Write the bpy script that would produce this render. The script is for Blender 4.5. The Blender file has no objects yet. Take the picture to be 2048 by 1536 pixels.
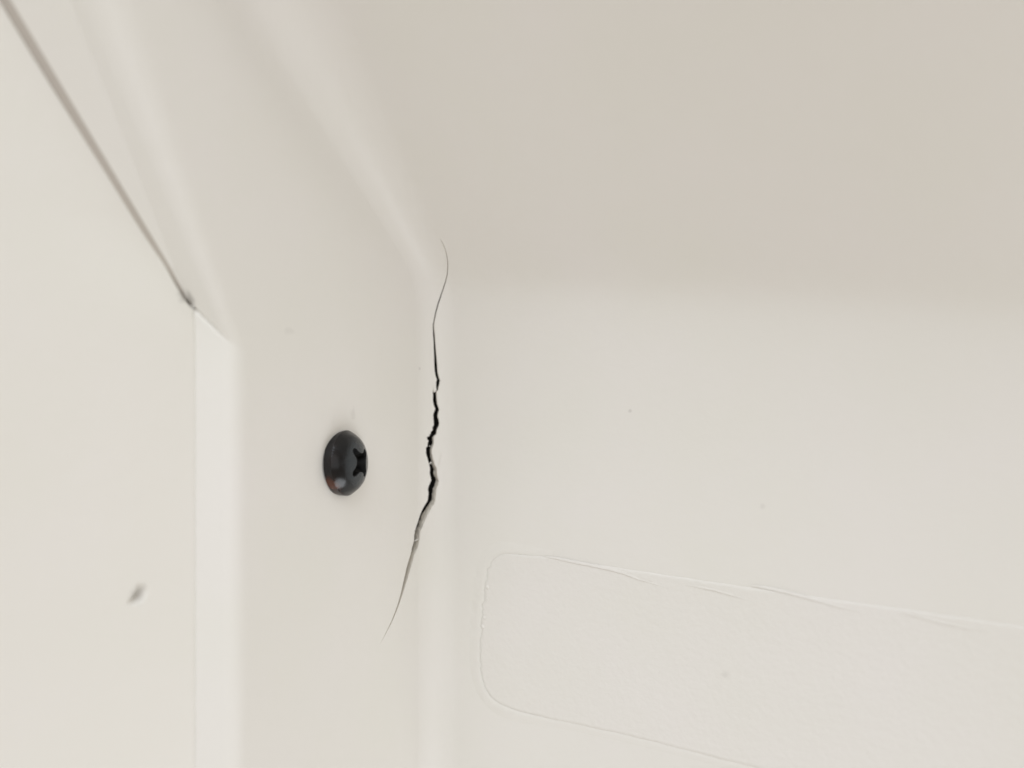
import bpy, bmesh, math, random
from mathutils import Vector, Matrix
from mathutils.geometry import delaunay_2d_cdt

# ------------------------------------------------------------------ camera, world, lamps
S = bpy.context.scene
MM = 0.001
CAM_H = 1.0
cd = bpy.data.cameras.new('camera'); cam = bpy.data.objects.new('camera', cd)
S.collection.objects.link(cam); S.camera = cam
cam.location = (0, 0, CAM_H); cam.rotation_euler = (math.radians(90), 0, 0)
cd.sensor_width = 36.0; cd.lens = 1500 / 2048 * 36
cd.clip_start = 0.002; cd.clip_end = 20
cd.dof.use_dof = True; cd.dof.focus_distance = 0.084; cd.dof.aperture_fstop = 14

w = bpy.data.worlds.new('World'); S.world = w; w.use_nodes = True
bg = w.node_tree.nodes['Background']
bg.inputs['Color'].default_value = (1.0, 0.865, 0.70, 1); bg.inputs['Strength'].default_value = 0.41

def area(name, loc, aim, size, power, col):
    l = bpy.data.lights.new(name, 'AREA'); l.shape = 'RECTANGLE'; l.size, l.size_y = size
    l.energy = power; l.color = col
    o = bpy.data.objects.new(name, l); S.collection.objects.link(o); o.location = loc
    o.rotation_euler = (Vector(aim) - Vector(loc)).to_track_quat('-Z', 'Y').to_euler()
    return o
area('room_lamp', (-0.1503, -0.2797, CAM_H + 0.534), (-0.005, 0.08, CAM_H), (0.7, 0.7), 4.36 * 1.06, (0.92, 1.005, 1.10))
area('low_fill', (0.1132, -0.0123, CAM_H - 0.2598), (-0.005, 0.08, CAM_H), (0.15, 0.15), 0.9 * 0.33, (0.95, 1.0, 1.05))  # added low light to brighten the bottom, no known source there
area('front_fill', (0.1281, -0.5461, CAM_H + 0.1129), (-0.005, 0.08, CAM_H), (0.4, 0.5), 4.2 * 0.10, (0.96, 1.0, 1.04))  # weak frontal light added to brighten the fillet, source made up

S.view_settings.view_transform = 'Standard'; S.view_settings.look = 'None'
S.view_settings.exposure = 0.05; S.view_settings.gamma = 1; S.view_settings.use_curve_mapping = False

# ------------------------------------------------------------------ the shape of the moulding (millimetres)
#GEO
import math
from math import sqrt, pi, sin, cos, tan, radians
PHI = radians(29.0)
E1 = (cos(PHI), -sin(PHI)); E2 = (-sin(PHI), -cos(PHI))   # along the right wall / along the side wall towards the viewer
OX, OY, OZ = -9.9, 95.0, 12.8                              # the inner corner, from the camera
TAN, KA, CS = 0.93, 0.10, 2.2                              # slope of the overhang, fall of its crease, softness
RF = 3.6                                                   # inner fillet
W0, WZ, WS = 31.2, -9.5, 0.475                             # outer edge of the side wall
A0, B0, FT = 3.2, 32.8, 0.345                               # the neighbouring panel
ZMIN, ZMAX = -85.0, 46.0
ARC = pi * RF / 2

def sp(x, c=CS): return 0.5 * (x + sqrt(x * x + c * c))
def hgt(a, v): return TAN * sp(v)
def ease(x, a, b):
    t = min(max((x - a) / (b - a), 0), 1); return t * t * (3 - 2 * t)
def rad(v): return RF * (1 + 0.9 * ease(v, -4, 22))          # the fillet widens under the overhang
def prof(s, v):
    r = rad(v); k = 1.6 * ease(v, -4, 24)                     # and the side wall dishes a little beside it
    if s < 0: return r - s - k, 0.0
    if s < ARC:
        q = s / RF
        return r - r * sin(q) - k, r - r * cos(q)
    return -k * math.exp(-((s - ARC) / 7.0) ** 2), r + s - ARC
def surf(s, v):                                            # inner surface -> (a, b, z)
    A, B = prof(s, v)
    return A, hgt(A, v) + B, v - KA * A
def edge(z, u=0.0):
    x = z - WZ - 3.4 * u
    return W0 + WS * sp(x, 0.4) - 0.24 * math.exp(-(x / 0.22) ** 2) * min(max(u - 0.05, 0) * 1.6, 1)
def delta(z):
    d = A0
    for _ in range(12): d = A0 + FT * (edge(z, min(d / A0, 1.2)) + 0.5 * d - B0)
    return d
def rnd_s(z):
    t = min(max((z - WZ) / 6.0 + 0.5, 0), 1); t = t * t * (3 - 2 * t)
    return 1.35 * (1 - t) + 0.42 * delta(z) * t
def step_pt(p, z):                                         # p in 0..1 rounded edge and face, beyond 1 goes behind the neighbour
    d = delta(z); r = rnd_s(z)
    L = sqrt(1.25)
    if p < 0.5:
        t = p / 0.5
        P0 = (0.0, -r); P1 = (0.0, 0.0); P2 = (-r / L, 0.5 * r / L)
        x = (1 - t) ** 2 * P0[0] + 2 * t * (1 - t) * P1[0] + t * t * P2[0]
        y = (1 - t) ** 2 * P0[1] + 2 * t * (1 - t) * P1[1] + t * t * P2[1]
    else:
        t = (p - 0.5) / 0.5
        x = -(r / L + (d - r / L) * min(t, 1) + max(p - 1, 0) * 3.5); y = -0.5 * x
    return x, edge(z, min(-x / A0, 1.2)) + y, z
def side_smax(v): return ARC + edge(v) - rnd_s(v) - hgt(0, v) - rad(v)
def panel_pt(b, z): return -(A0 + FT * (b - B0)), b, z
def seam_b(z): return edge(z, min(delta(z) / A0, 1.2)) + 0.5 * delta(z)
def cam_space(p):
    a, b, z = p
    return OX + a * E1[0] + b * E2[0], OY + a * E1[1] + b * E2[1], OZ + z
def px(p):
    X, Y, Z = cam_space(p)
    return 1024 + 1500 * X / Y, 768 - 1500 * Z / Y
#END

# marks on the surface, in surface coordinates (distance across, height) in millimetres
CRACK_LEFT = [(-0.03,5.01), (-0.18,4.45), (-0.24,3.84), (-0.16,3.22), (0.03,2.52), (0.26,1.86), (0.66,0.98), (1.02,0.30), (1.51,-0.60), (1.96,-1.56),
    (2.43,-2.73), (2.77,-3.82), (2.98,-4.74), (3.09,-5.25), (3.12,-5.85), (3.10,-6.57), (3.04,-7.66), (3.00,-9.11), (2.98,-10.21), (2.93,-11.15),
    (2.81,-11.73), (2.65,-12.21), (2.75,-12.46), (2.73,-12.74), (2.74,-13.11), (2.70,-13.43), (2.83,-13.61), (3.00,-13.80), (3.09,-13.40), (3.05,-12.93),
    (3.18,-13.50), (3.17,-14.09), (3.17,-14.60), (3.13,-15.08), (3.10,-15.30), (2.93,-15.68), (2.85,-15.84), (3.02,-16.16), (3.12,-16.54), (3.12,-17.07),
    (3.06,-17.54), (3.05,-17.88), (3.27,-18.11), (3.22,-18.45), (3.49,-18.69), (3.46,-18.89), (3.62,-19.05), (3.61,-19.21), (3.97,-19.33), (3.96,-19.66),
    (3.76,-19.79), (3.88,-20.07), (3.90,-20.49), (4.10,-20.66), (4.11,-21.35), (3.96,-21.86), (3.82,-22.23), (3.66,-22.81), (3.56,-23.17), (3.62,-23.84),
    (3.50,-24.30), (3.42,-24.68), (3.59,-25.11), (3.80,-25.54), (3.87,-25.91), (3.80,-26.16), (3.81,-26.56), (3.90,-27.28), (4.24,-27.70), (4.47,-27.99),
    (4.89,-28.66), (5.22,-29.34), (5.61,-30.00), (5.99,-30.65), (6.18,-31.19), (6.19,-31.68), (6.39,-32.25), (6.63,-32.67), (6.88,-33.37), (7.26,-34.05),
    (7.63,-34.73), (8.21,-36.12), (8.76,-37.51), (9.45,-38.84), (10.02,-39.68), (10.64,-40.50), (11.39,-41.27), (12.17,-42.03), (12.84,-42.57)]
CRACK_RIGHT = [(-0.26,4.46), (-0.32,3.84), (-0.26,3.22), (-0.08,2.52), (0.15,1.87), (0.55,0.99), (0.91,0.31), (1.39,-0.59), (1.83,-1.55),
    (2.29,-2.72), (2.62,-3.80), (2.82,-4.63), (2.94,-5.23), (2.94,-5.83), (2.87,-6.55), (2.80,-7.64), (2.69,-9.09), (2.61,-10.18), (2.55,-11.12),
    (2.42,-11.70), (2.24,-12.27), (2.31,-12.44), (2.33,-12.72), (2.42,-13.10), (2.52,-13.42), (2.68,-13.64), (2.69,-13.81), (2.66,-14.55), (2.58,-15.22),
    (2.42,-15.65), (2.32,-15.90), (2.48,-16.19), (2.54,-16.64), (2.45,-17.16), (2.38,-17.53), (2.41,-17.87), (2.52,-18.11), (2.67,-18.45), (2.72,-18.67),
    (2.74,-18.99), (2.96,-19.22), (3.05,-19.44), (3.08,-19.75), (3.03,-20.06), (3.10,-20.31), (3.22,-20.53), (3.30,-20.94), (3.31,-21.35), (3.19,-21.85),
    (3.08,-22.22), (2.89,-22.80), (2.69,-23.15), (2.67,-23.41), (2.68,-23.84), (2.54,-24.50), (2.43,-24.89), (2.52,-25.09), (2.55,-25.30), (2.76,-25.89),
    (2.81,-26.16), (2.80,-26.55), (2.89,-27.29), (3.05,-27.73), (3.31,-28.02), (3.75,-28.74), (4.15,-29.45), (4.49,-30.15), (4.91,-30.82), (5.11,-31.52),
    (5.21,-32.16), (5.44,-32.90), (6.07,-33.51), (6.42,-34.19), (6.78,-34.90), (7.53,-36.28), (8.33,-37.61), (9.15,-38.91), (9.79,-39.75), (10.47,-40.55),
    (11.28,-41.31), (12.11,-42.04)]
THREAD = [(2.69,-23.13), (2.54,-22.72), (2.35,-22.21), (2.23,-21.64), (2.10,-21.13)]
THREAD2 = [(2.34,-15.90), (2.19,-15.70), (2.06,-16.07)]
SPLINTERS = [(3.50,-22.56), (3.56,-20.48), (3.37,-22.62), (5.70,-31.89)]
SCREW = [(18.56,-21.28)]
PAD = [(-3.41,-41.83), (-3.84,-37.46), (-4.41,-34.47), (-4.97,-33.26), (-6.23,-32.32), (-7.47,-31.94), (-12.78,-31.18), (-21.96,-30.61),
    (-32.84,-29.72), (-44.63,-28.74), (-58.40,-27.54), (-66.87,-26.91), (-66.88,-47.59), (-48.87,-46.50), (-38.25,-47.41), (-32.84,-47.92),
    (-24.82,-48.61), (-18.28,-49.31), (-10.15,-50.34), (-6.91,-50.46), (-5.03,-50.07), (-3.83,-48.97), (-3.26,-46.76)]
WR1 = [(-12.13,-31.37), (-13.29,-31.30), (-16.19,-31.27), (-19.01,-31.15), (-21.67,-31.19), (-23.63,-31.43), (-27.46,-31.63)]
WR2 = [(-28.38,-30.81), (-31.97,-30.73), (-35.69,-30.94)]
WR3 = [(-35.35,-29.40), (-36.81,-29.31), (-39.80,-29.36), (-43.68,-29.54), (-45.92,-29.61)]
WR4 = [(-48.56,-28.81), (-50.88,-28.83), (-53.13,-28.93), (-55.94,-28.79)]
SPOTS_R = [(0.67,-10.20), (-22.56,-13.14), (-32.84,-39.15), (-36.57,-21.06), (-17.75,1.30)]
SPOTS_L = [(5.08,-10.89), (17.34,-16.06), (26.54,-7.61)]
CHIP = [(37.36,-30.98)]

random.seed(7)
# ------------------------------------------------------------------ helpers
def link(o): S.collection.objects.link(o); return o
def empty(name, loc, rz=0.0):
    o = bpy.data.objects.new(name, None); o.empty_display_size = 0.005
    o.location = loc; o.rotation_euler = (0, 0, rz); return link(o)
def tag(o, label=None, cat=None, kind=None):
    if label: o['label'] = label
    if cat: o['category'] = cat
    if kind: o['kind'] = kind
    return o
def loc3(p): return Vector((p[0], -p[1], p[2])) * MM
def mesh(name, pts, faces, mat, parent, nrm=None, smooth=True):
    me = bpy.data.meshes.new(name)
    me.from_pydata([loc3(p) for p in pts], [], faces)
    me.validate(clean_customdata=False); me.update()
    for f in me.polygons: f.use_smooth = smooth
    if nrm is not None:
        me.normals_split_custom_set_from_vertices([Vector((n[0], -n[1], n[2])).normalized() for n in nrm])
    me.materials.append(mat)
    o = link(bpy.data.objects.new(name, me)); o.parent = parent
    return o
def vsub(p, q): return (p[0] - q[0], p[1] - q[1], p[2] - q[2])
def cross(p, q): return (p[1] * q[2] - p[2] * q[1], p[2] * q[0] - p[0] * q[2], p[0] * q[1] - p[1] * q[0])
def normal(f, u, v, h=0.01, side=(1, 1, -0.2), lo=None):
    u0 = u - h if lo is None or u - h >= lo else u
    n = cross(vsub(f(u + h, v), f(u0, v)), vsub(f(u, v + h), f(u, v - h)))
    l = sqrt(sum(c * c for c in n)) or 1
    sg = 1 if sum(a * b for a, b in zip(n, side)) > 0 else -1
    return (sg * n[0] / l, sg * n[1] / l, sg * n[2] / l)
def orient(pts, tri, n):
    a, b, c = (pts[i] for i in tri[:3]); k = cross(vsub(b, a), vsub(c, a))
    # loc3 mirrors b, so the winding is the reverse of the one in (a, b, z)
    return tri if sum(x * y for x, y in zip(k, n)) < 0 else tuple(reversed(tri))
def inside(p, poly):
    x, y = p; r = False; j = len(poly) - 1
    for i in range(len(poly)):
        xi, yi = poly[i]; xj, yj = poly[j]
        if (yi > y) != (yj > y) and x < (xj - xi) * (y - yi) / (yj - yi) + xi: r = not r
        j = i
    return r
def span(a, b, step):
    n = max(1, round(abs(b - a) / step)); return [a + (b - a) * i / n for i in range(n)]

# ------------------------------------------------------------------ materials
def nodes(name):
    m = bpy.data.materials.new(name); m.use_nodes = True
    nt = m.node_tree; return m, nt, nt.nodes['Principled BSDF']
def N(nt, t, **kw):
    n = nt.nodes.new(t)
    for k, v in kw.items():
        if k in n.inputs: n.inputs[k].default_value = v
        else: setattr(n, k, v)
    return n
def plastic(name, col, rough, spots=(), grain=0.04, scale=600.0):
    m, nt, b = nodes(name); L = nt.links.new
    tc = N(nt, 'ShaderNodeTexCoord')
    big = N(nt, 'ShaderNodeTexNoise', Scale=70.0, Detail=3.0); L(tc.outputs['Object'], big.inputs['Vector'])
    mix = N(nt, 'ShaderNodeMix', data_type='RGBA')
    mix.inputs[6].default_value = (col[0] * 0.975, col[1] * 0.985, col[2] * 0.96, 1)
    mix.inputs[7].default_value = (min(col[0] * 1.015, 1), col[1] * 1.005, col[2] * 1.03, 1)
    L(big.outputs['Fac'], mix.inputs[0]); out = mix.outputs[2]
    for (p, r, sq, dark) in spots:                              # small scuffs, specks of dirt, dark seam spots, painted shade in the chip
        mp = N(nt, 'ShaderNodeMapping', vector_type='POINT')
        mp.inputs['Location'].default_value = tuple(-c for c in loc3(p)); L(tc.outputs['Object'], mp.inputs['Vector'])
        nz = N(nt, 'ShaderNodeTexNoise', Scale=1500.0, Detail=3.0); L(tc.outputs['Object'], nz.inputs['Vector'])
        ml = N(nt, 'ShaderNodeVectorMath', operation='MULTIPLY'); ml.inputs[1].default_value = tuple(q / (r * MM) for q in sq)
        L(mp.outputs[0], ml.inputs[0])
        ln = N(nt, 'ShaderNodeVectorMath', operation='LENGTH'); L(ml.outputs[0], ln.inputs[0])
        ad = N(nt, 'ShaderNodeMath', operation='MULTIPLY_ADD'); L(nz.outputs['Fac'], ad.inputs[0])
        ad.inputs[1].default_value = 1.4; L(ln.outputs['Value'], ad.inputs[2])
        mr = N(nt, 'ShaderNodeMapRange', interpolation_type='SMOOTHSTEP'); L(ad.outputs[0], mr.inputs[0])
        mr.inputs[1].default_value = 0.9; mr.inputs[2].default_value = 1.7; mr.inputs[3].default_value = dark; mr.inputs[4].default_value = 0.0
        mx = N(nt, 'ShaderNodeMix', data_type='RGBA'); L(mr.outputs[0], mx.inputs[0]); L(out, mx.inputs[6])
        mx.inputs[7].default_value = (0.16, 0.14, 0.12, 1); out = mx.outputs[2]
    L(out, b.inputs['Base Color'])
    fine = N(nt, 'ShaderNodeTexNoise', Scale=scale, Detail=4.0); L(tc.outputs['Object'], fine.inputs['Vector'])
    bp = N(nt, 'ShaderNodeBump', Strength=1.0, Distance=grain * MM); L(fine.outputs['Fac'], bp.inputs['Height'])
    L(bp.outputs[0], b.inputs['Normal'])
    b.inputs['Roughness'].default_value = rough; b.inputs['Specular IOR Level'].default_value = 0.4
    return m
WHITE = (0.80, 0.78, 0.742)
def on(s, v): return surf(s, v)
spL = [(on(*SPOTS_L[0]), 0.28, (1, 1, 1), 0.30), (on(*SPOTS_L[1]), 0.75, (1, 1.3, 0.8), 0.10), (on(*SPOTS_L[2]), 0.9, (1, 1, 1.8), 0.08)]
spR = [(on(*SPOTS_R[1]), 0.3, (1, 1, 1), 0.20), (on(*SPOTS_R[3]), 0.4, (1, 1, 1), 0.10)]
m_side = plastic('ivory_plastic_side', WHITE, 0.42, spL)
m_back = plastic('ivory_plastic_back', WHITE, 0.42, spR)
m_top = plastic('ivory_plastic_top', WHITE, 0.42)
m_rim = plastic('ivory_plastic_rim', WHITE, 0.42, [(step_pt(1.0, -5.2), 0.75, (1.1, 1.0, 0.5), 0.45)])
cp = panel_pt(*CHIP[0])
m_panel = plastic('ivory_plastic_panel', (0.80, 0.78, 0.735), 0.42, [((cp[0], cp[1] + 0.02, cp[2] + 0.05), 1.02, (0.9, 1.15, 0.85), 0.34), (panel_pt(seam_b(-4.6) + 0.2, -4.6), 0.85, (0.8, 1.2, 0.7), 0.4)])  # first spot paints shade into the chip, second darkens the seam junction
m_pad = plastic('ivory_plastic_pad', (0.795, 0.773, 0.738), 0.5, [(on(*SPOTS_R[2]), 0.6, (1, 1, 1), 0.10)], 0.07, 1400.0)
m_frac = plastic('raw_broken_plastic', (0.74, 0.70, 0.63), 0.75, (), 0.05, 3000.0)
m_joint = plastic('shaded_joint', (0.50, 0.46, 0.415), 0.7, (), 0.03, 2000.0)  # darker tone stands in for shade inside the seam groove
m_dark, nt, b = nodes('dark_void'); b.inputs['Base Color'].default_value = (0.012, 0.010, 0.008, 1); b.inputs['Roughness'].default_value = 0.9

# ------------------------------------------------------------------ the moulded corner
panel = empty('moulded_panel', (OX * MM, OY * MM, CAM_H + OZ * MM), -PHI)
tag(panel, 'cream moulded plastic inner corner with sloping overhang and a long ragged crack down its fillet', 'plastic panel')
ROWS = sorted(set([round(z, 3) for z in span(-85, -12, 1.0) + span(-12, -5, 0.1) + span(-5, 8, 0.5) + span(8, 46, 1.0)] + [46.0, 0.0]))
SB = -1.6                                                       # where the side wall's sheet ends and the back wall's begins

def rough(pts, amp):
    out = []
    for i in range(len(pts) - 1):
        (x0, y0), (x1, y1) = pts[i], pts[i + 1]; n = max(1, int(math.hypot(x1 - x0, y1 - y0) / 0.22))
        for k in range(n):
            t = k / n; j = amp if -32 < y0 < -12 else 0.0
            out.append((x0 + (x1 - x0) * t + random.uniform(-j, j), y0 + (y1 - y0) * t))
    return out + [pts[-1]]
def slit(pts, wd):
    l, r = [], []
    for i, (x, y) in enumerate(pts):
        (xa, ya), (xb, yb) = pts[max(i - 1, 0)], pts[min(i + 1, len(pts) - 1)]
        d = math.hypot(xb - xa, yb - ya); nx, ny = -(yb - ya) / d, (xb - xa) / d
        k = wd * (0.15 if i in (0, len(pts) - 1) else 1) / 2
        l.append((x + nx * k, y + ny * k)); r.append((x - nx * k, y - ny * k))
    return l + r[::-1]
left_ = rough(CRACK_LEFT, 0.02); n_left = len(left_)
crack = left_ + rough(CRACK_RIGHT, 0.03)[::-1]
holes = [crack, slit([(p[0] - 0.06, p[1] + 0.05) for p in THREAD], 0.025), slit(THREAD2, 0.02)]

def build_side():
    V2, E2d = [], []
    def ring(pts):
        i0 = len(V2); V2.extend(pts); n = len(pts)
        E2d.extend([(i0 + i, i0 + (i + 1) % n) for i in range(n)])
    top, bot = ROWS[-1], ROWS[0]
    outer = [(SB, v) for v in ROWS] + [(s, top) for s in span(SB, side_smax(top), 1.0)[1:]] + \
            [(side_smax(v), v) for v in reversed(ROWS)] + [(s, bot) for s in span(side_smax(bot), SB, 1.0)[1:]]
    ring(outer)
    for h in holes: ring(h)
    near = [(x, y) for h in holes for (x, y) in h]
    cells = {}
    for x, y in near: cells.setdefault((int(x // 0.5), int(y // 0.5)), []).append((x, y))
    def clear(x, y, d=0.14):
        cx, cy = int(x // 0.5), int(y // 0.5)
        return all((x - p) ** 2 + (y - q) ** 2 > d * d for i in (-1, 0, 1) for j in (-1, 0, 1) for p, q in cells.get((cx + i, cy + j), ()))
    cols = span(SB, ARC, 0.4)[1:] + span(ARC, 40, 0.9)
    for v in [z for z in ROWS[1:-1] if not (-12 < z < -5) or abs(z * 2 - round(z * 2)) < 1e-6]:
        m = side_smax(v)
        for s in cols:
            if s < m - 0.3 and clear(s, v): V2.append((s, v))
    # denser points round the crack keep its lips crisp
    vs, es, fs, *_ = delaunay_2d_cdt([Vector(p) for p in V2], E2d, [], 0, 1e-5)
    uv = [(p.x, p.y) for p in vs]
    P = [surf(*p) for p in uv]; NR = [normal(surf, *p) for p in uv]
    F = []
    boxes = [(min(x for x, _ in h), max(x for x, _ in h), min(y for _, y in h), max(y for _, y in h), h) for h in holes]
    for f in fs:
        cx = sum(uv[i][0] for i in f) / 3; cy = sum(uv[i][1] for i in f) / 3
        if cx > side_smax(cy) + 1e-4 or cx < SB: continue
        if any(x0 <= cx <= x1 and y0 <= cy <= y1 and inside((cx, cy), h) for x0, x1, y0, y1, h in boxes): continue
        F.append(orient(P, tuple(f), NR[f[0]]))
    return mesh('side_wall', P, F, m_side, panel, NR)
side = build_side()

def off(s, v, d):
    p = surf(s, v); n = normal(surf, s, v); return tuple(p[i] - n[i] * d for i in range(3))
P, F = [], []
for h in holes:                                                 # the broken faces through the thickness of the sheet
    depths = (0.0, 0.09, 0.2, 0.33, 0.5)
    cx = sum(x for x, _ in h) / len(h)
    rows = []
    for k, d in enumerate(depths):
        row = []
        for i_, (s, v) in enumerate(h):
            if h is crack and i_ >= n_left: s += 0.46 * d * ease(-v, 21.0, 23.5) * (1 - ease(-v, 28.0, 31.0))     # here the break runs aslant
            j = 0.05 if (k and -33 < v < -11) else 0.008 if k else 0
            row.append(len(P)); P.append(off(s + random.uniform(-j, j), v + random.uniform(-j, j), d * (1.0 + 0.9 * ease(-v, 17.5, 23))))
        rows.append(row)
    n = len(h)
    for k in range(len(rows) - 1):
        for i in range(n): F.append((rows[k][i], rows[k][(i + 1) % n], rows[k + 1][(i + 1) % n], rows[k + 1][i]))
o = mesh('fracture_edge', P, F, m_frac, side, smooth=False)
tag(o, 'rough grey broken edge along the crack')
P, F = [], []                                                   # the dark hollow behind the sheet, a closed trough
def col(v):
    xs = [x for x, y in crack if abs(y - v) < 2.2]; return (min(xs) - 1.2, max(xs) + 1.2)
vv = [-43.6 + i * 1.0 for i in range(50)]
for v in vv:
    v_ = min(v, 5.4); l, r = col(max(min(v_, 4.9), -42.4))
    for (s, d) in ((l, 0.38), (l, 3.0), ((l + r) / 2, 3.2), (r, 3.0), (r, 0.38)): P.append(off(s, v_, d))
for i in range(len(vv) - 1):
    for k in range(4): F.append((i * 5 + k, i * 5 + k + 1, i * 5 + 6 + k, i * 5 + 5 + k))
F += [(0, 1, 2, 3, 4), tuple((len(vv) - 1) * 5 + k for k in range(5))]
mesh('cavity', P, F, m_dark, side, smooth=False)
for (s, v), dx, dy in zip(SPLINTERS, (0.18, 0.12, 0.16, 0.40), (-0.14, 0.05, 0.18, -0.05)):    # loose shreds bridging the gap
    P = []
    for t, wd in ((-1, 0.02), (-0.3, 0.07), (0.4, 0.06), (1, 0.015)):
        for sx, d in ((-wd, 0.02), (wd, 0.0), (wd * 0.4, 0.12)):
            P.append(off(s + dx * t + sx * 0.6, v + dy * t + sx, d + 0.03 * abs(t)))
    F = [(i * 3 + k, i * 3 + (k + 1) % 3, i * 3 + 3 + (k + 1) % 3, i * 3 + 3 + k) for i in range(3) for k in range(3)] + [(0, 1, 2), (9, 10, 11)]
    mesh('splinter', P, F, m_side, side)

def sheet(name, f, us, vs, mat, parent, sidev=(1, 1, -0.2), lo=None):
    P = [f(u, v) for v in vs for u in us]
    NR = [normal(f, u, v, side=sidev, lo=lo) for v in vs for u in us]
    n = len(us); F = []
    for j in range(len(vs) - 1):
        for i in range(n - 1):
            q = (j * n + i, j * n + i + 1, j * n + n + i + 1, j * n + n + i); F.append(orient(P, q, NR[q[0]]))
    return mesh(name, P, F, mat, parent, NR)
us = [SB] + [SB - x for x in span(0, 12, 1.0)[1:]] + [SB - x for x in span(12, 112, 2.0)] + [SB - 112]
back = sheet('back_wall', surf, us, [v for v in ROWS if v <= 0], m_back, panel)
sheet('sloped_top', surf, us, [v for v in ROWS if v >= 0], m_top, panel)
ps = [i / 40 for i in range(41)] + [1.1, 1.25, 1.45, 1.6]
rim_o = sheet('rim', step_pt, ps, ROWS, m_rim, panel, (1, 1, -0.2), 0.0)
rim_o.data.materials.append(m_joint)                            # inside the joint the groove's shade is put into the colour
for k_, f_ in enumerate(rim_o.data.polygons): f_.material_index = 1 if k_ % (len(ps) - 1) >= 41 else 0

# raised pad on the back wall: an uneven outline, bevelled, a fraction of a millimetre thick
def chaikin(p, k=2):
    for _ in range(k):
        q = []
        for i in range(len(p)):
            (x0, y0), (x1, y1) = p[i], p[(i + 1) % len(p)]
            q += [(0.75 * x0 + 0.25 * x1, 0.75 * y0 + 0.25 * y1), (0.25 * x0 + 0.75 * x1, 0.25 * y0 + 0.75 * y1)]
        p = q
    return p
def resample(p, step):
    out = []
    for i in range(len(p)):
        (x0, y0), (x1, y1) = p[i], p[(i + 1) % len(p)]; n = max(1, int(math.hypot(x1 - x0, y1 - y0) / step))
        out += [(x0 + (x1 - x0) * k / n, y0 + (y1 - y0) * k / n) for k in range(n)]
    return out
pad = resample(chaikin(PAD), 0.3)
ph = [random.uniform(0, 6.28) for _ in range(6)]
def inset_pt(poly, i, d):
    (xa, ya), (xb, yb) = poly[i - 3], poly[(i + 3) % len(poly)]; l = math.hypot(xb - xa, yb - ya) or 1
    ar = sum(poly[k - 1][0] * poly[k][1] - poly[k][0] * poly[k - 1][1] for k in range(len(poly)))
    sg = 1 if ar > 0 else -1
    return (poly[i][0] - sg * (yb - ya) / l * d, poly[i][1] + sg * (xb - xa) / l * d)
def inset(poly, d):
    n = len(poly); r = []
    ar = sum(poly[i][0] * poly[(i + 1) % n][1] - poly[(i + 1) % n][0] * poly[i][1] for i in range(n))
    sg = 1 if ar > 0 else -1
    for i in range(n):
        (xa, ya), (xb, yb) = poly[i - 1], poly[(i + 1) % n]; l = math.hypot(xb - xa, yb - ya) or 1
        r.append((poly[i][0] - sg * (yb - ya) / l * d, poly[i][1] + sg * (xb - xa) / l * d))
    return r
wob = []
for i, p in enumerate(pad):
    k = 0.2 if p[0] > -5 and -47 < p[1] < -34 else 0.04
    wob.append(k * (sin(p[1] * 2.9 + ph[0]) * 0.5 + sin(p[1] * 7.3 + p[0] * 2.1 + ph[1]) * 0.5 + random.uniform(-0.5, 0.5)))
base = [(a[0] + (b_[0] - a[0]) * w_ / 0.1, a[1] + (b_[1] - a[1]) * w_ / 0.1) for a, b_, w_ in zip(pad, inset(pad, 0.1), wob)]
r1, r2 = inset(base, 0.08), inset(base, 0.32)
PT = 0.055
n = len(base); V2 = list(r2); E2d = [(i, (i + 1) % n) for i in range(n)]
for x in span(-4, -70, 1.3):
    for y in span(-54, -26, 1.3):
        if inside((x, y), inset(pad, 0.6)): V2.append((x, y))
vs, es, fs, *_ = delaunay_2d_cdt([Vector(p) for p in V2], E2d, [], 1, 1e-5)
uv = [(p.x, p.y) for p in vs]; P = [off(*p, -PT) for p in uv]; NR = [normal(surf, *p) for p in uv]
F = [orient(P, tuple(f), NR[f[0]]) for f in fs]
i0 = len(P); P += [off(*p, 0.02) for p in base] + [off(*p, -PT * 0.75) for p in r1] + [off(*p, -PT) for p in r2]
for k in (0, 1):
    for i in range(n):
        q = (i0 + k * n + i, i0 + k * n + (i + 1) % n, i0 + (k + 1) * n + (i + 1) % n, i0 + (k + 1) * n + i)
        F.append(orient(P, q, (0, 1, 0)))
o = mesh('raised_pad', P, F, m_pad, back)
P, F = [], []
prof_ = ((-0.02, 0.03), (-0.16, 0.10), (-0.45, 0.14), (-0.8, 0.11), (-1.2, 0.05), (-1.7, -0.03))
for i, p in enumerate(base):
    k = 0.25 + 0.75 * ease(p[0], -14, -6)
    for d, h_ in prof_:
        q = inset_pt(base, i, d * (0.5 + 0.5 * k)); P.append(off(*q, -0.75 * h_ * k if h_ > 0 else -h_))
m = len(prof_)
for i in range(n):
    if base[i][0] < -62 or (base[i][0] < -13 and base[i][1] > -36): continue
    for k in range(m - 1):
        F.append(orient(P, (i * m + k, ((i + 1) % n) * m + k, ((i + 1) % n) * m + k + 1, i * m + k + 1), (0, 1, 0)))
mesh('moulded_rim', P, F, m_back, back)
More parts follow.
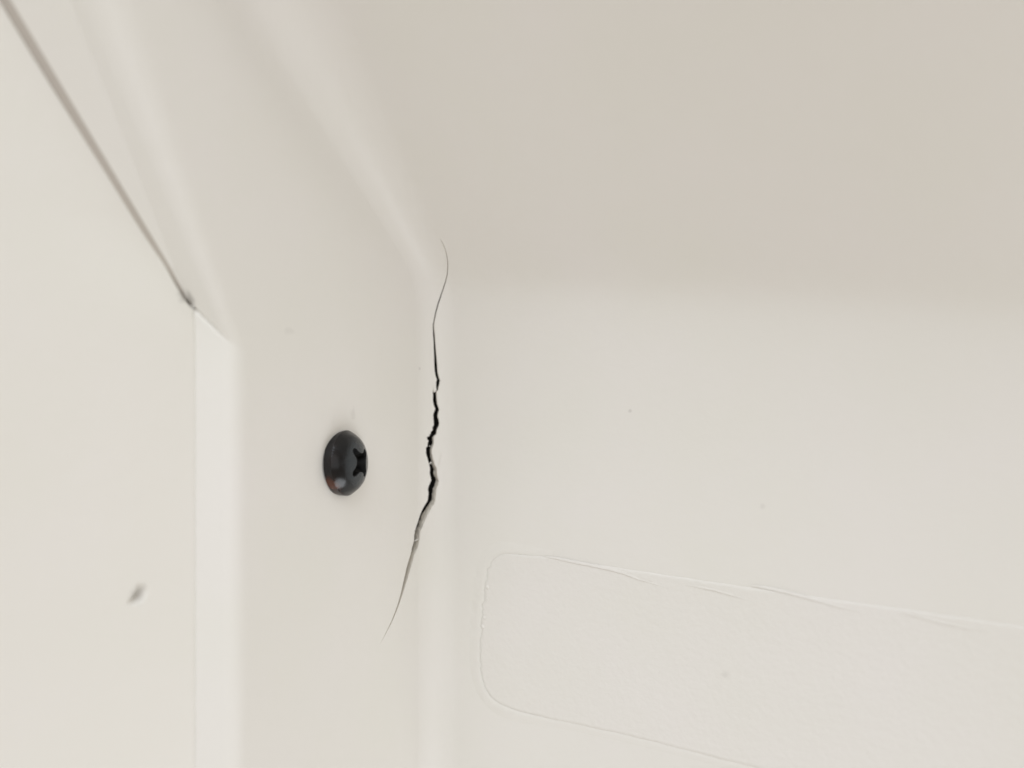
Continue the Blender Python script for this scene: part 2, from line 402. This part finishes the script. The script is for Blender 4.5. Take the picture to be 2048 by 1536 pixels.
for i in range(9):
    cy = -35.5 - i * 1.25 + random.uniform(-0.3, 0.3)
    cx = min((abs(p[1] - cy), p[0]) for p in base)[1] - 0.28 - random.uniform(0, 0.2); R_ = random.uniform(0.14, 0.24)
    P, F = [off(cx, cy, -PT - 0.5 * R_)], []
    for j, (q_, h_) in enumerate(((0.45, 0.42), (0.8, 0.22), (1.0, -0.1))):
        P += [off(cx + R_ * q_ * cos(k * pi / 5), cy + R_ * q_ * 1.2 * sin(k * pi / 5), -PT - h_ * R_) for k in range(10)]
    F += [orient(P, (0, 1 + k, 1 + (k + 1) % 10), (0, 1, 0)) for k in range(10)]
    F += [orient(P, (1 + j * 10 + k, 1 + j * 10 + (k + 1) % 10, 11 + j * 10 + (k + 1) % 10, 11 + j * 10 + k), (0, 1, 0)) for j in (0, 1) for k in range(10)]
    mesh('blister', P, F, m_pad, back)
for line in (WR1, WR2, WR3, WR4):                               # fine wrinkles along the pad's upper edge
    pts = []
    for i in range(len(line) - 1):
        for k in range(8):
            t = k / 8; pts.append((line[i][0] + (line[i + 1][0] - line[i][0]) * t, line[i][1] + (line[i + 1][1] - line[i][1]) * t + random.uniform(-.02, .02)))
    P, F = [], []; m = len(pts)
    for i, (s, v) in enumerate(pts):
        k = math.sin(pi * (i + 0.3) / m) ** 0.5
        for dv, d in ((0.34, 0.0), (0.06, 0.085), (-0.01, 0.085), (-0.03, 0.0)): P.append(off(s, v + dv * k, -PT * (1 if v < -31 else 0.6) - d * k + 0.01))
    for i in range(m - 1):
        for k in range(3): F.append(orient(P, (i * 4 + k, i * 4 + k + 1, i * 4 + 5 + k, i * 4 + 4 + k), (0, 1, 0)))
    mesh('wrinkle', P, F, m_pad, back)

# ------------------------------------------------------------------ the neighbouring flat panel with its chip
NF = (1 / sqrt(1 + FT * FT), FT / sqrt(1 + FT * FT))
CB, CZ = CHIP[0]
def gap(z):
    g = -0.03 + 0.30 * ease(z, 0, 14)
    g += 0.10 * ease(z, WZ + 1.5, WZ + 5)
    g += 0.16 * math.exp(-((z + 4.3) / 1.8) ** 2)
    return g
def dent(b, z):
    x, y = -(b - CB), z - CZ
    u, q = 0.5 * x + 0.87 * y, 0.87 * x - 0.5 * y
    q += 0.35 * u * u
    e = max(0.0, 1 - (u / 1.0) ** 2)
    if q < -0.42: return 0.0
    up = min(1, (q + 0.42) / 0.40); dn = max(0.0, 1 - (q + 0.02) / 0.75)
    return 0.55 * e * up * (dn if q > -0.02 else 1)
def dip(z): return 0.75 * ease(z, WZ + 1, WZ + 11)
def sag(b, z):                                             # the panel dips towards the overhanging rim
    D = dip(z)
    return D * math.exp(-(max(b - seam_b(z) - 0.65 * D, 0) / 6.5) ** 2)
def fp(b, z, d=0.0):
    p = panel_pt(b, z); return (p[0] - NF[0] * d, p[1] - NF[1] * d, z)
MI = []
zr = sorted(set([round(z, 3) for z in span(-85, CZ - 1.6, 1.0) + span(CZ - 1.6, CZ + 1.6, 0.08) + span(CZ + 1.6, -8, 1.0) + span(-8, 2, 0.15) + span(2, 46, 0.8)] + [46.0]))
cb = [CB - 1.6 + 3.2 * i / 40 for i in range(41)]
P, F = [], []; NR = []
for z in zr:
    b0 = seam_b(z) + gap(z) + 0.65 * dip(z); row = []
    rest = [x for x in cb if x > b0 + 0.4]
    first = rest[0] if rest else max(b0 + 1, CB + 1.6)
    bs = [b0 + 0.2 + (first - b0 - 0.2) * (i / 6) for i in range(1, 6)]
    cols = [b0 + 0.2] + bs + (rest if len(rest) == 41 else [first + (CB + 6 + max(b0 - CB, 0) - first) * i / 40 for i in range(41)])
    last = cols[-1]; cols += [last + (85 - last) * i / 14 for i in range(1, 15)]
    row.append(step_pt(1.6, z)); NR.append((1, 0, 0))
    g0 = sag(b0, z)
    for b_, d, nn in ((b0, 0.85 + g0, (0.1, -1, 0)), (b0, 0.2 + g0, (0.1, -1, 0)), (b0 + 0.06, 0.06 + g0, (0.7, -0.7, 0))):
        row.append(fp(b_, z, d)); NR.append(nn)
    for b_ in cols:
        row.append(fp(b_, z, dent(b_, z) + sag(b_, z)))
        dq = lambda b1, z1: dent(b1, z1) + sag(b1, z1)
        dx = (dq(b_ + .02, z) - dq(b_ - .02, z)) / .04; dz = (dq(b_, z + .02) - dq(b_, z - .02)) / .04
        NR.append((NF[0] - NF[1] * dx * -1, NF[1] + NF[0] * dx, dz))
    P += row; n = len(row)
for j in range(len(zr) - 1):
    for i in range(n - 1):
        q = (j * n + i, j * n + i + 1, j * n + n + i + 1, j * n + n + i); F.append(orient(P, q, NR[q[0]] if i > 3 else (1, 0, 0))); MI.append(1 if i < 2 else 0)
flat = mesh('flat_panel', P, F, m_panel, None, NR)
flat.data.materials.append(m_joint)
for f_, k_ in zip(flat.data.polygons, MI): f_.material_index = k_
flat.location = panel.location; flat.rotation_euler = panel.rotation_euler
tag(flat, 'flat cream plastic panel left of the rim with one small crescent chip', 'plastic panel')

# ------------------------------------------------------------------ the black screw
m_scr, nt, b = nodes('black_oxide_steel'); L = nt.links.new
tc = N(nt, 'ShaderNodeTexCoord')
nz = N(nt, 'ShaderNodeTexNoise', Scale=900.0, Detail=5.0); L(tc.outputs['Object'], nz.inputs['Vector'])
sep = N(nt, 'ShaderNodeSeparateXYZ'); L(tc.outputs['Object'], sep.inputs[0])
ln = N(nt, 'ShaderNodeVectorMath', operation='LENGTH')
fl = N(nt, 'ShaderNodeVectorMath', operation='MULTIPLY'); fl.inputs[1].default_value = (0, 1000, 1000); L(tc.outputs['Object'], fl.inputs[0]); L(fl.outputs[0], ln.inputs[0])
rim_ = N(nt, 'ShaderNodeMapRange', interpolation_type='SMOOTHSTEP'); L(ln.outputs['Value'], rim_.inputs[0]); rim_.inputs[1].default_value = 3.0; rim_.inputs[2].default_value = 3.5
dt = N(nt, 'ShaderNodeVectorMath', operation='DOT_PRODUCT'); L(fl.outputs[0], dt.inputs[0]); dt.inputs[1].default_value = (0, -0.74, -0.67)
lo_ = N(nt, 'ShaderNodeMapRange', interpolation_type='SMOOTHSTEP'); L(dt.outputs['Value'], lo_.inputs[0]); lo_.inputs[1].default_value = 3.0; lo_.inputs[2].default_value = 3.6
ru = N(nt, 'ShaderNodeMath', operation='MULTIPLY'); L(rim_.outputs[0], ru.inputs[0]); L(lo_.outputs[0], ru.inputs[1])
nr = N(nt, 'ShaderNodeMapRange'); L(nz.outputs['Fac'], nr.inputs[0]); nr.inputs[1].default_value = 0.36; nr.inputs[2].default_value = 0.72
rv = N(nt, 'ShaderNodeMath', operation='MULTIPLY'); L(ru.outputs[0], rv.inputs[0]); L(nr.outputs[0], rv.inputs[1])
rim2 = N(nt, 'ShaderNodeMath', operation='MULTIPLY'); L(rim_.outputs[0], rim2.inputs[0]); rim2.inputs[1].default_value = 0.03
rm = N(nt, 'ShaderNodeMath', operation='MULTIPLY'); L(rim2.outputs[0], rm.inputs[0]); L(nr.outputs[0], rm.inputs[1])
mx_ = N(nt, 'ShaderNodeMath', operation='MAXIMUM'); L(rv.outputs[0], mx_.inputs[0]); L(rm.outputs[0], mx_.inputs[1])
mx = N(nt, 'ShaderNodeMix', data_type='RGBA'); L(mx_.outputs[0], mx.inputs[0])
wr = N(nt, 'ShaderNodeMath', operation='MULTIPLY_ADD'); L(nz.outputs['Fac'], wr.inputs[0]); wr.inputs[1].default_value = -1.2; L(ln.outputs['Value'], wr.inputs[2])
wm = N(nt, 'ShaderNodeMapRange', interpolation_type='SMOOTHSTEP'); L(wr.outputs[0], wm.inputs[0])
wm.inputs[1].default_value = 1.3; wm.inputs[2].default_value = 2.3; wm.inputs[3].default_value = 1.0; wm.inputs[4].default_value = 0.0
mw = N(nt, 'ShaderNodeMix', data_type='RGBA'); L(wm.outputs[0], mw.inputs[0])      # paler flat of the head, its reflected light put into the colour
mw.inputs[6].default_value = (0.003, 0.0035, 0.005, 1); mw.inputs[7].default_value = (0.032, 0.038, 0.043, 1); L(mw.outputs[2], mx.inputs[6]); mx.inputs[7].default_value = (0.17, 0.045, 0.016, 1)
L(mx.outputs[2], b.inputs['Base Color'])
rr = N(nt, 'ShaderNodeMapRange'); L(nz.outputs['Fac'], rr.inputs[0]); rr.inputs[3].default_value = 0.13; rr.inputs[4].default_value = 0.27; L(rr.outputs[0], b.inputs['Roughness'])
bp = N(nt, 'ShaderNodeBump', Strength=1.0, Distance=0.00003); L(nz.outputs['Fac'], bp.inputs['Height']); L(bp.outputs[0], b.inputs['Normal'])
b.inputs['Specular IOR Level'].default_value = 0.42
m_rec, nt, b = nodes('black_recess'); b.inputs['Base Color'].default_value = (0.006, 0.006, 0.006, 1); b.inputs['Roughness'].default_value = 0.6; b.inputs['Specular IOR Level'].default_value = 0.25

sc_ = surf(*SCREW[0])
screw = empty('screw', panel.matrix_basis @ loc3(sc_), 0)
screw.rotation_euler = (0, radians(-3), -PHI + radians(13))
tag(screw, 'black pan head screw with cross recess and a rusty rim, in the side wall', 'screw')
SR = 3.5
def dome(r):
    top = 2.05 - 0.085 * r * r                               # gently domed top, sloping side, rounded shoulder between
    wall = 0.35 + (SR - r) * 1.55
    return 0.5 * (top + wall - sqrt((top - wall) ** 2 + 0.10))
cr = []
for k in range(4):
    th = radians(52 + 90 * k); c_, s_ = cos(th), sin(th)
    for u, q in ((0.78, -0.62), (1.1, -0.44), (1.65, -0.40), (1.9, -0.24), (1.98, 0.0), (1.9, 0.24), (1.65, 0.40), (1.1, 0.44)):
        cr.append((u * c_ - q * s_, u * s_ + q * c_))
cr = resample(chaikin(cr, 1), 0.12)
rings = [0.3, 0.6, 0.9, 1.2, 1.5, 1.8, 2.1, 2.4, 2.7, 2.95, 3.12, 3.25, 3.35, 3.42, 3.47, 3.495]
V2 = list(cr); E2d = [(i, (i + 1) % len(cr)) for i in range(len(cr))]
for r in rings:
    for i in range(72):
        p = (r * cos(2 * pi * (i + (r * 7 % 1)) / 72), r * sin(2 * pi * (i + (r * 7 % 1)) / 72))
        if not inside(p, cr) and min((p[0] - q[0]) ** 2 + (p[1] - q[1]) ** 2 for q in cr) > 0.006: V2.append(p)
rimring = [(SR * cos(2 * pi * i / 72), SR * sin(2 * pi * i / 72)) for i in range(72)]
i1 = len(V2); V2 += rimring; E2d += [(i1 + i, i1 + (i + 1) % 72) for i in range(72)]
vs, es, fs, *_ = delaunay_2d_cdt([Vector(p) for p in V2], E2d, [], 0, 1e-6)
uv = [(p.x, p.y) for p in vs]; P = [(dome(math.hypot(*p)), p[0], p[1]) for p in uv]
F = [orient(P, tuple(f), (1, 0, 0)) for f in fs if not inside((sum(uv[i][0] for i in f) / 3, sum(uv[i][1] for i in f) / 3), cr)]
i2 = len(P)
for h_, k in ((dome(SR), 1.0), (0.15, 1.0), (-0.6, 0.985)): P += [(h_, p[0] * k, p[1] * k) for p in rimring]
for k in (0, 1):
    for i in range(72):
        j = (i + 1) % 72; F.append(orient(P, (i2 + k * 72 + i, i2 + k * 72 + j, i2 + k * 72 + 72 + j, i2 + k * 72 + 72 + i), (0, rimring[i][0], rimring[i][1])))
head = mesh('head', P, F, m_scr, screw)
P, F = [], []; n = len(cr)
for d, k in ((0.0, 1.0), (0.06, 0.98), (0.7, 0.85), (1.45, 0.5)):
    P += [((dome(math.hypot(*p)) if d < 0.1 else 2.0) - d, p[0] * k, p[1] * k) for p in cr]
P.append((0.45, 0, 0))
for k in range(3):
    for i in range(n): F.append((k * n + i, k * n + (i + 1) % n, k * n + n + (i + 1) % n, k * n + n + i))
F += [(3 * n + i, 3 * n + (i + 1) % n, 4 * n) for i in range(n)]
mesh('cross_recess', P, F, m_rec, screw)
